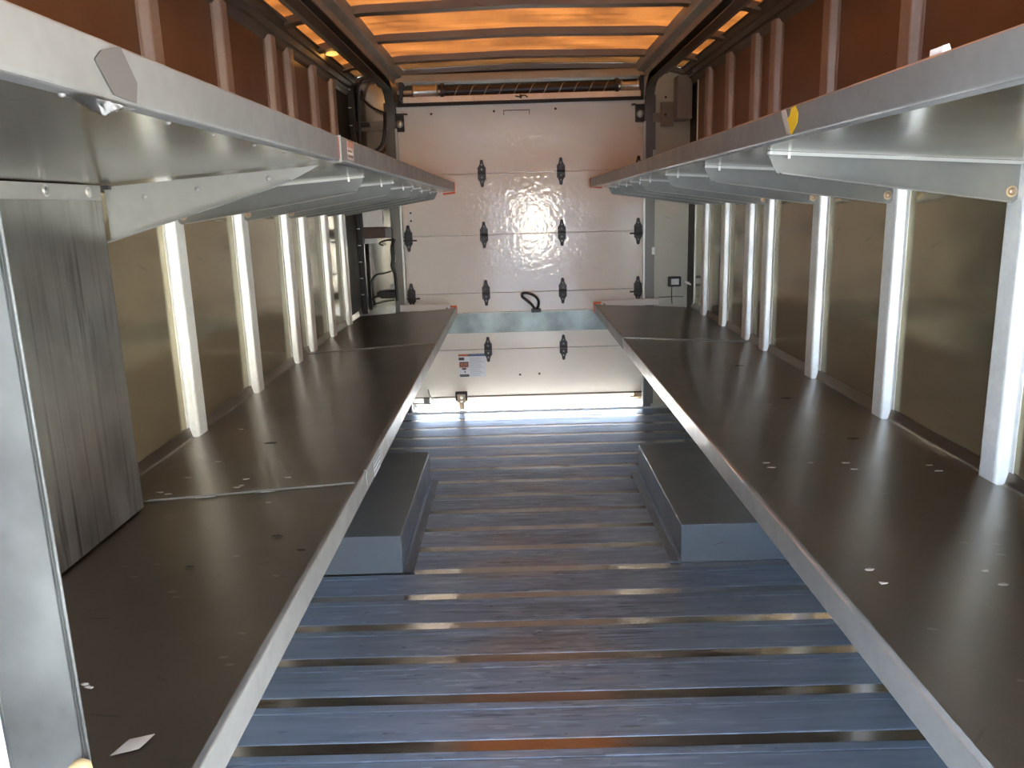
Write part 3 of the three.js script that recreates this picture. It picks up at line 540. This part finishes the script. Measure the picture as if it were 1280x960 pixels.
// ---------------------------------------------------------------- left: partition panel and riveted gusset
{
  const x = -0.975, zf = -1.80, t = thing('partition_panel', 'streaked aluminium partition panel standing on the left lower shelf', 'panel', [x, deckY(x), -1.2]);
  part(t, 'sheet', box(x - 0.012, x, deckY(x) + 0.0045, 1.478, zf, BULK - 0.03), M.partition);
  part(t, 'return_edge', box(x - 0.14, x - 0.012, deckY(x) + 0.004, 1.47, zf, zf + 0.003), M.wall);
  part(t, 'top_strip', box(x - 0.002, x + 0.0025, 1.447, 1.479, zf + 0.002, BULK - 0.03, 0.001), M.gusset, 'plain metal strip along the top');
  for (const z of [-1.745, -1.585, -1.40, -1.1]) {
    const b = part(t, 'screw', pointing(merge([uvBox(rivetGeo(0.0085, 0.004)), uvBox(lathe([[0.012, 0], [0.012, 0.0012], [0, 0.0013]], 14))]), [1, 0, 0]).translate(x + 0.0025, 1.464, z), M.steel);
  }
}
{
  const z = -1.815, t = thing('gusset_plate', 'large riveted triangular gusset plate under the left upper shelf beside the partition', 'bracket', [-0.98, 1.41, z]);
  const top = (x) => underY(x) - 0.004;
  part(t, 'web', prof([[-0.972, top(0.972) - 0.002], [-0.972, 1.356], [-0.985, 1.352], [-0.60, 1.462], [-0.555, 1.478], [-0.49, top(0.49) - 0.001]], 'z', z - 0.002, z + 0.002), M.gusset);
  part(t, 'bottom_flange', prof(sheet([[-0.985, 1.3525], [-0.60, 1.4625], [-0.555, 1.4785]], 0.003), 'z', z + 0.001, z + 0.012), M.lip, 'bright folded lower edge');
  for (const [a, y] of [[-0.885, 1.452], [-0.765, 1.465], [-0.605, 1.484]]) part(t, 'rivet', pointing(rivetGeo(0.006, 0.003), [0, 0, 1]).translate(a, y, z + 0.002), M.gusset);
  part(t, 'corner_bolt', box(-0.972, -0.955, 1.470, 1.480, z + 0.002, z + 0.016, 0.002), M.black);
}

// ---------------------------------------------------------------- bulkhead and cab in front (behind the camera), the openings that let the daylight in
const wallFront = structure('wall_front', 'bulkhead with its doorway jamb at the left');
part(wallFront, 'door_jamb', prof(sheet(fillet([[-0.43, BULK - 0.03], [-0.3805, BULK + 0.0038], [-0.3815, BULK + 0.004], [-0.438, BULK + 0.004], [-0.4405, BULK - 0.004], [-0.452, BULK - 0.01]], 0.003, 3), 0.003), 'y', 0, 2.1), M.pillar, 'blotchy galvanised jamb');
part(wallFront, 'bulkhead_sheet', box(-WX, -0.446, 0, 2.24, BULK - 0.012, BULK - 0.008), M.cab);
part(wallFront, 'bulkhead_sheet', box(0.9, WX, 0, 2.24, BULK - 0.012, BULK - 0.008), M.cab);
part(wallFront, 'bulkhead_sheet', box(-0.446, 0.9, 1.62, 2.24, BULK - 0.012, BULK - 0.008), M.cab);  // unseen doorway head set low to keep front light off the upper walls
{
  const bx = -0.384;
  solo('rubber_bumper', 'small tan door bumper on the edge of the galvanised jamb', 'bumper', [uvBox(lathe([[0, 0.013], [0.004, 0.0125], [0.0075, 0.009], [0.0085, 0.002], [0.0085, -0.012], [0, -0.012]], 18).translate(bx, 1.0215, BULK + 0.012))], M.tan, [bx, 1.02, BULK + 0.012]);
}
const cab = structure('wall_cab', 'cab shell in front of the cargo space');
part(cab, 'added_blocker', box(-1.11, -0.50, 0, 1.9, BULK + 0.03, -0.02, 0.01), M.cab);  // unseen box added to shade the jamb from the left cab door
part(cab, 'roof_skin', box(-1.16, 1.16, 2.24, 2.27, BULK, 1.75), M.cab);
part(cab, 'front_panel', box(-1.14, 1.14, -0.06, 0.66, 1.70, 1.74), M.cab);  // sill and head heights shaped for the highlight on the rear door
part(cab, 'header', box(-1.14, 1.14, 1.54, 2.25, 1.70, 1.74), M.cab);
for (const [a, b] of [[-1.14, 0.03], [0.54, 1.14]]) part(cab, 'windshield_blank', box(a, b, 0.66, 1.54, 1.70, 1.74), M.cab);  // unseen fill added to narrow the windshield and shape the door highlight
for (const s of [-1, 1]) {
  part(cab, 'side_panel', box(s * 1.12, s * 1.14, 1.95, 2.25, BULK, 1.72), M.cab);
  part(cab, 'side_panel', box(s * 1.12, s * 1.14, -0.06, 1.95, BULK, s < 0 ? -0.2 : -0.3), M.cab);
  part(cab, 'side_panel', box(s * 1.12, s * 1.14, -0.06, 1.95, 1.4, 1.72), M.cab);
}

// ---------------------------------------------------------------- small things
// scraps and stickers
function patch(pts, x, s, t, mat) { const sh = new THREE.Shape(pts.map(([z, y]) => V2(z, y))); const g = new THREE.ExtrudeGeometry(sh, { depth: t, bevelEnabled: false }); g.rotateY(-Math.PI / 2); g.scale(1, 1, 1); g.translate(x + (s < 0 ? t : 0), 0, 0); return uvBox(g); }
solo('tape_patch', 'dark grey tape patch on the lip of the left upper shelf', 'tape', patch([[-0.815, UY + LIPU - 0.001], [-0.775, UY + LIPU - 0.012], [-0.762, UY + 0.031], [-0.79, UY + 0.004], [-0.835, UY + 0.002], [-0.842, UY + 0.022]], -UX + 0.0012, -1, 0.0008, M.tape), M.tape, [-UX, UY + 0.03, -0.80]);
{
  const pos = [], idx = [], nz = 14, nr = 8;                // crumpled strip of torn film hanging under the lip
  for (let i = 0; i <= nz; i++) for (let j = 0; j <= nr; j++) { const z = -0.735 - 0.10 * i / nz, a = j / nr, sag = 0.011 * Math.sin(Math.PI * Math.min(1, i / nz * 1.35)) ** 0.8 * Math.sin(Math.PI * a); pos.push(-UX - 0.004 + 0.022 * (a - 0.5) * (1 - 0.5 * i / nz) + 0.003 * (hash(i, j, 300) - 0.5), UY - 0.004 - sag * (0.7 + 0.5 * hash(i, j, 301)), z + 0.006 * (hash(i, j, 302) - 0.5)); }
  for (let i = 0; i < nz; i++) for (let j = 0; j < nr; j++) { const a = i * (nr + 1) + j; idx.push(a, a + nr + 1, a + 1, a + 1, a + nr + 1, a + nr + 2); }
  const g = new THREE.BufferGeometry(); g.setAttribute('position', new THREE.Float32BufferAttribute(pos, 3)); g.setIndex(idx); g.computeVertexNormals();
  solo('torn_film', 'crumpled shiny film torn loose under the lip of the left upper shelf', 'film', uvBox(g), M.steel, [-UX, UY - 0.01, -0.78]);
}
{
  const st = thing('sticker_scrap', 'torn yellow and clear sticker scrap on the lip of the right upper shelf', 'sticker', [UX, UY + 0.03, -1.51]);
  part(st, 'yellow_piece', patch([[-1.500, UY + 0.048], [-1.478, UY + 0.050], [-1.462, UY + 0.036], [-1.466, UY + 0.020], [-1.492, UY + 0.002], [-1.500, UY + 0.006], [-1.508, UY + 0.022], [-1.520, UY + 0.032], [-1.505, UY + 0.036]], UX - 0.0015, 1, 0.0008), M.yellow);
  part(st, 'clear_piece', patch([[-1.555, UY + 0.050], [-1.530, UY + 0.050], [-1.512, UY + 0.030], [-1.505, UY + 0.004], [-1.520, UY + 0.006], [-1.545, UY + 0.034]], UX - 0.001, 1, 0.0006), M.paper);
}
solo('paper_scrap', 'white paper scrap lying on the right upper shelf behind its lip', 'paper', prof([[0.447, UY + 0.030], [0.449, UY + 0.062], [0.456, UY + 0.064], [0.462, UY + 0.05], [0.470, UY + 0.0], [0.46, UY + 0.0]], 'z', -1.035, -1.005), M.white, [0.47, UY, -1.02]);
{
  const q = (x) => deckY(x) + 0.0038;
  const pts = [[-0.590, -0.868], [-0.558, -0.878], [-0.550, -0.905], [-0.580, -0.898]];
  const g = new THREE.BufferGeometry(); const pos = []; for (const dy of [0, 0.0012]) for (const [x, z] of pts) pos.push(x, q(x) + dy, z);
  g.setAttribute('position', new THREE.Float32BufferAttribute(pos, 3)); g.setIndex([4, 5, 6, 4, 6, 7, 0, 2, 1, 0, 3, 2, 0, 1, 5, 0, 5, 4, 1, 2, 6, 1, 6, 5, 2, 3, 7, 2, 7, 6, 3, 0, 4, 3, 4, 7]); g.computeVertexNormals();
  solo('paper_scrap', 'small pale square scrap lying on the near left lower shelf', 'paper', uvBox(g), M.paper, [-0.57, q(0.57), -0.887]);
}
// rating stickers on the lips behind each splice
function lipSticker(x, y0, y1, z0, z1, label, plain) {
  const cv = document.createElement('canvas'); cv.width = 96; cv.height = 128; const c = cv.getContext('2d');
  c.fillStyle = '#b9a49c'; c.fillRect(0, 0, 96, 128); c.fillStyle = '#a3705f'; c.fillRect(6, 4, 84, 44); c.fillStyle = '#4d4743'; c.fillRect(0, 0, 96, 6); c.fillRect(6, 66, 60, 10); c.fillRect(6, 98, 78, 14); c.fillStyle = '#d8d4d0'; c.fillRect(6, 80, 80, 10);
  if (plain) { c.fillStyle = '#9aa3ab'; c.fillRect(0, 0, 96, 128); c.fillStyle = '#3a3532'; for (const q of [14, 52, 92]) c.fillRect(4, q, 88, 12); c.fillStyle = '#c9cdd0'; c.fillRect(4, 66, 88, 8); c.fillRect(4, 106, 88, 8); }
  const t = new THREE.CanvasTexture(cv); t.colorSpace = THREE.SRGBColorSpace;
  const g = new THREE.BoxGeometry(0.0008, y1 - y0, Math.abs(z1 - z0)).translate(x, (y0 + y1) / 2, (z0 + z1) / 2);
  solo('lip_sticker', label, 'sticker', g, std({ map: t, roughness: 0.5 }), [x, y0, z0]);
}
lipSticker(-UX + 0.0044, UY + 0.006, UY + LIPU - 0.003, -1.87, -1.94, 'small red and grey sticker on the lip of the left upper shelf');
lipSticker(-SX + 0.0044, SY - 0.048, SY - 0.004, -2.03, -2.13, 'small lined sticker on the lip of the left lower shelf', true);

// left rear corner: cable duct, harness, motor block, brown strap
{
  const z = REAR + 0.02;
  const d = thing('cable_duct', 'black upright cable duct in the left rear corner', 'duct', [-1.09, 0, z + 0.03]);
  part(d, 'body', box(-1.112, -1.072, 0.72, 2.22, -5.44, -5.40, 0.006), M.black);
  for (let y = 0.85; y < 2.2; y += 0.11) part(d, 'tie', box(-1.110, -1.09, y, y + 0.006, -5.402, -5.396, 0.001), M.zinc);
  const hn = thing('cable_harness', 'black cables looping from the left rear corner to the door track', 'cable', [-1.0, 2.0, z]);
  part(hn, 'cable', [tube([[-1.05, 2.02, z + 0.06], [-1.04, 2.17, z + 0.07], [-1.0, 2.24, z + 0.07], [-0.95, 2.235, z + 0.06], [-0.90, 2.19, z + 0.05]], 0.009, 32, 8), tube([[-1.03, 2.13, z + 0.06], [-0.97, 2.07, z + 0.05], [-0.91, 2.04, z + 0.05], [-0.88, 2.03, z + 0.05]], 0.007, 24, 8), tube([[-0.88, 2.03, z + 0.05], [-0.885, 1.93, z + 0.06], [-0.91, 1.83, z + 0.06], [-0.96, 1.79, z + 0.06], [-1.02, 1.79, z + 0.06], [-1.06, 1.80, z + 0.06]], 0.012, 32, 8), tube([[-1.055, 2.2, z + 0.05], [-1.05, 2.0, z + 0.055], [-1.055, 1.8, z + 0.05], [-1.05, 1.6, z + 0.05], [-1.06, 1.5, z + 0.05]], 0.012, 32, 8)], M.black);
  part(hn, 'cable_clamp', box(-1.06, -0.985, 1.945, 1.972, z, z + 0.06, 0.004), M.black);
  const b = thing('door_latch_strap', 'brown webbing strap with pale end clip beside the left door track', 'strap', [-0.99, 1.28, z]);
  part(b, 'webbing', box(-1.085, -0.925, 1.225, 1.298, REAR - 0.005, REAR + 0.012, 0.004), M.brown);
  part(b, 'end_clip', box(-0.935, -0.888, 1.225, 1.292, REAR - 0.004, REAR + 0.03, 0.005), M.lip);
  part(b, 'side_plate', [box(-1.09, -0.95, 1.30, 1.42, REAR - 0.005, REAR + 0.004, 0.002), box(-1.08, -1.0, 1.19, 1.222, REAR - 0.005, REAR + 0.006, 0.002)], M.zinc);
  const m = thing('lock_block', 'small black lock block with wires low on the left rear wall', 'lock', [-0.96, 0.84, z]);
  part(m, 'body', [box(-0.995, -0.885, 0.815, 0.865, REAR - 0.004, REAR + 0.045, 0.01), uvBox(cyl(0.02, 0.02, 0.03, 14).rotateZ(Math.PI / 2).translate(-1.0, 0.842, REAR + 0.02))], M.black);
  part(m, 'white_tag', box(-0.922, -0.895, 0.873, 0.905, REAR - 0.004, REAR + 0.012, 0.002), M.white);
  part(m, 'wire', tube([[-0.99, 0.83, z], [-1.03, 0.825, z], [-1.06, 0.80, z], [-1.055, 0.74, z + 0.02]], 0.006, 20, 6), M.black);
  part(m, 'wire', tube([[-0.91, 1.0, z], [-0.96, 0.985, z], [-1.02, 0.975, z], [-1.055, 0.93, z], [-1.06, 0.84, z], [-1.05, 0.76, z + 0.02]], 0.005, 32, 6), M.black);
  part(m, 'wire', tube([[-0.9, 0.80, z], [-0.95, 0.795, z], [-1.02, 0.78, z], [-1.06, 0.77, z]], 0.004, 20, 6), M.black);
  { const cl = thing('cable_loop', 'tangled black wires hanging beside the left door track above the lock block', 'cable', [-0.89, 1.1, z]); part(cl, 'cable', [tube([[-0.875, 1.20, z + 0.03], [-0.90, 1.21, z + 0.03], [-0.95, 1.205, z + 0.02], [-0.975, 1.19, z + 0.02], [-0.95, 1.175, z + 0.02]], 0.006, 24, 6), tube([[-0.872, 1.22, z + 0.04], [-0.89, 1.16, z + 0.03], [-0.888, 1.08, z + 0.03], [-0.898, 1.04, z + 0.03], [-0.88, 0.98, z + 0.03], [-0.874, 0.8, z + 0.03]], 0.012, 32, 8)], M.black); }
}
// right rear corner: switch box, cover box, wires
{
  const z = REAR + 0.0;
  const b = thing('switch_box', 'small black switch box with white label low on the right rear wall', 'switch box', [1.04, 0.87, z]);
  part(b, 'frame', box(0.992, 1.080, 0.838, 0.906, z - 0.005, z + 0.025, 0.006), M.black);
  part(b, 'label_plate', box(1.010, 1.064, 0.852, 0.892, z + 0.022, z + 0.028, 0.002), M.white);
  part(b, 'wire', tube([[1.02, 0.84, z + 0.008], [1.018, 0.78, z + 0.008], [1.022, 0.72, z + 0.01]], 0.003, 12, 6), M.black);
  part(b, 'wire', tube([[0.93, 0.765, z + 0.004], [1.02, 0.768, z + 0.006], [1.10, 0.766, z + 0.004]], 0.0025, 12, 6), M.black);
  const c = thing('cover_box', 'beige metal cover box high in the right rear corner', 'box', [1.08, 2.1, z]);
  part(c, 'cover', box(1.015, 1.112, 1.93, 2.20, z - 0.006, z + 0.12, 0.006), M.beige);
  part(c, 'side_bracket', box(0.93, 1.016, 1.90, 2.05, z - 0.006, z + 0.006, 0.002), M.beige);
  for (const y of [2.02, 2.13]) part(c, 'screw', pointing(rivetGeo(0.008, 0.004), [0, 0, 1]).translate(0.96, y - 0.05, z + 0.006), M.black);
  solo('black_fitting', 'small black fitting on top of the beige cover box', 'fitting', box(1.07, 1.112, 2.19, 2.225, -5.36, -5.22, 0.01), M.black, [1.09, 2.19, -5.3]);
  solo('wire_plug', 'small white wire plug sticking out of the dark right rear corner', 'plug', [pointing(uvBox(lathe([[0, 0.03], [0.008, 0.028], [0.009, 0], [0.006, -0.002], [0.006, -0.03], [0, -0.03]], 12)), [-0.6, 0.35, 0.2]).translate(1.115, 0.865, -5.40)], M.white, [1.115, 0.865, -5.40]);
}
// amber lens in the roof edge with its own emission and a point source
solo('amber_lens', 'small amber lens with its own emission at the left edge of the roof', 'lamp', uvBox(new THREE.SphereGeometry(0.03, 20, 8, 0, Math.PI * 2, Math.PI / 2, Math.PI / 2).scale(1.5, 0.5, 1.6).translate(-1.02, 2.247, -4.57)), M.amber, [-1.02, 2.247, -4.57]);
const marker = new THREE.PointLight(C(1, 0.5, 0.12), 0.0012, 3); marker.position.set(-1.02, 2.22, -4.57); marker.castShadow = true; scene.add(marker);

renderer.render(scene, camera);
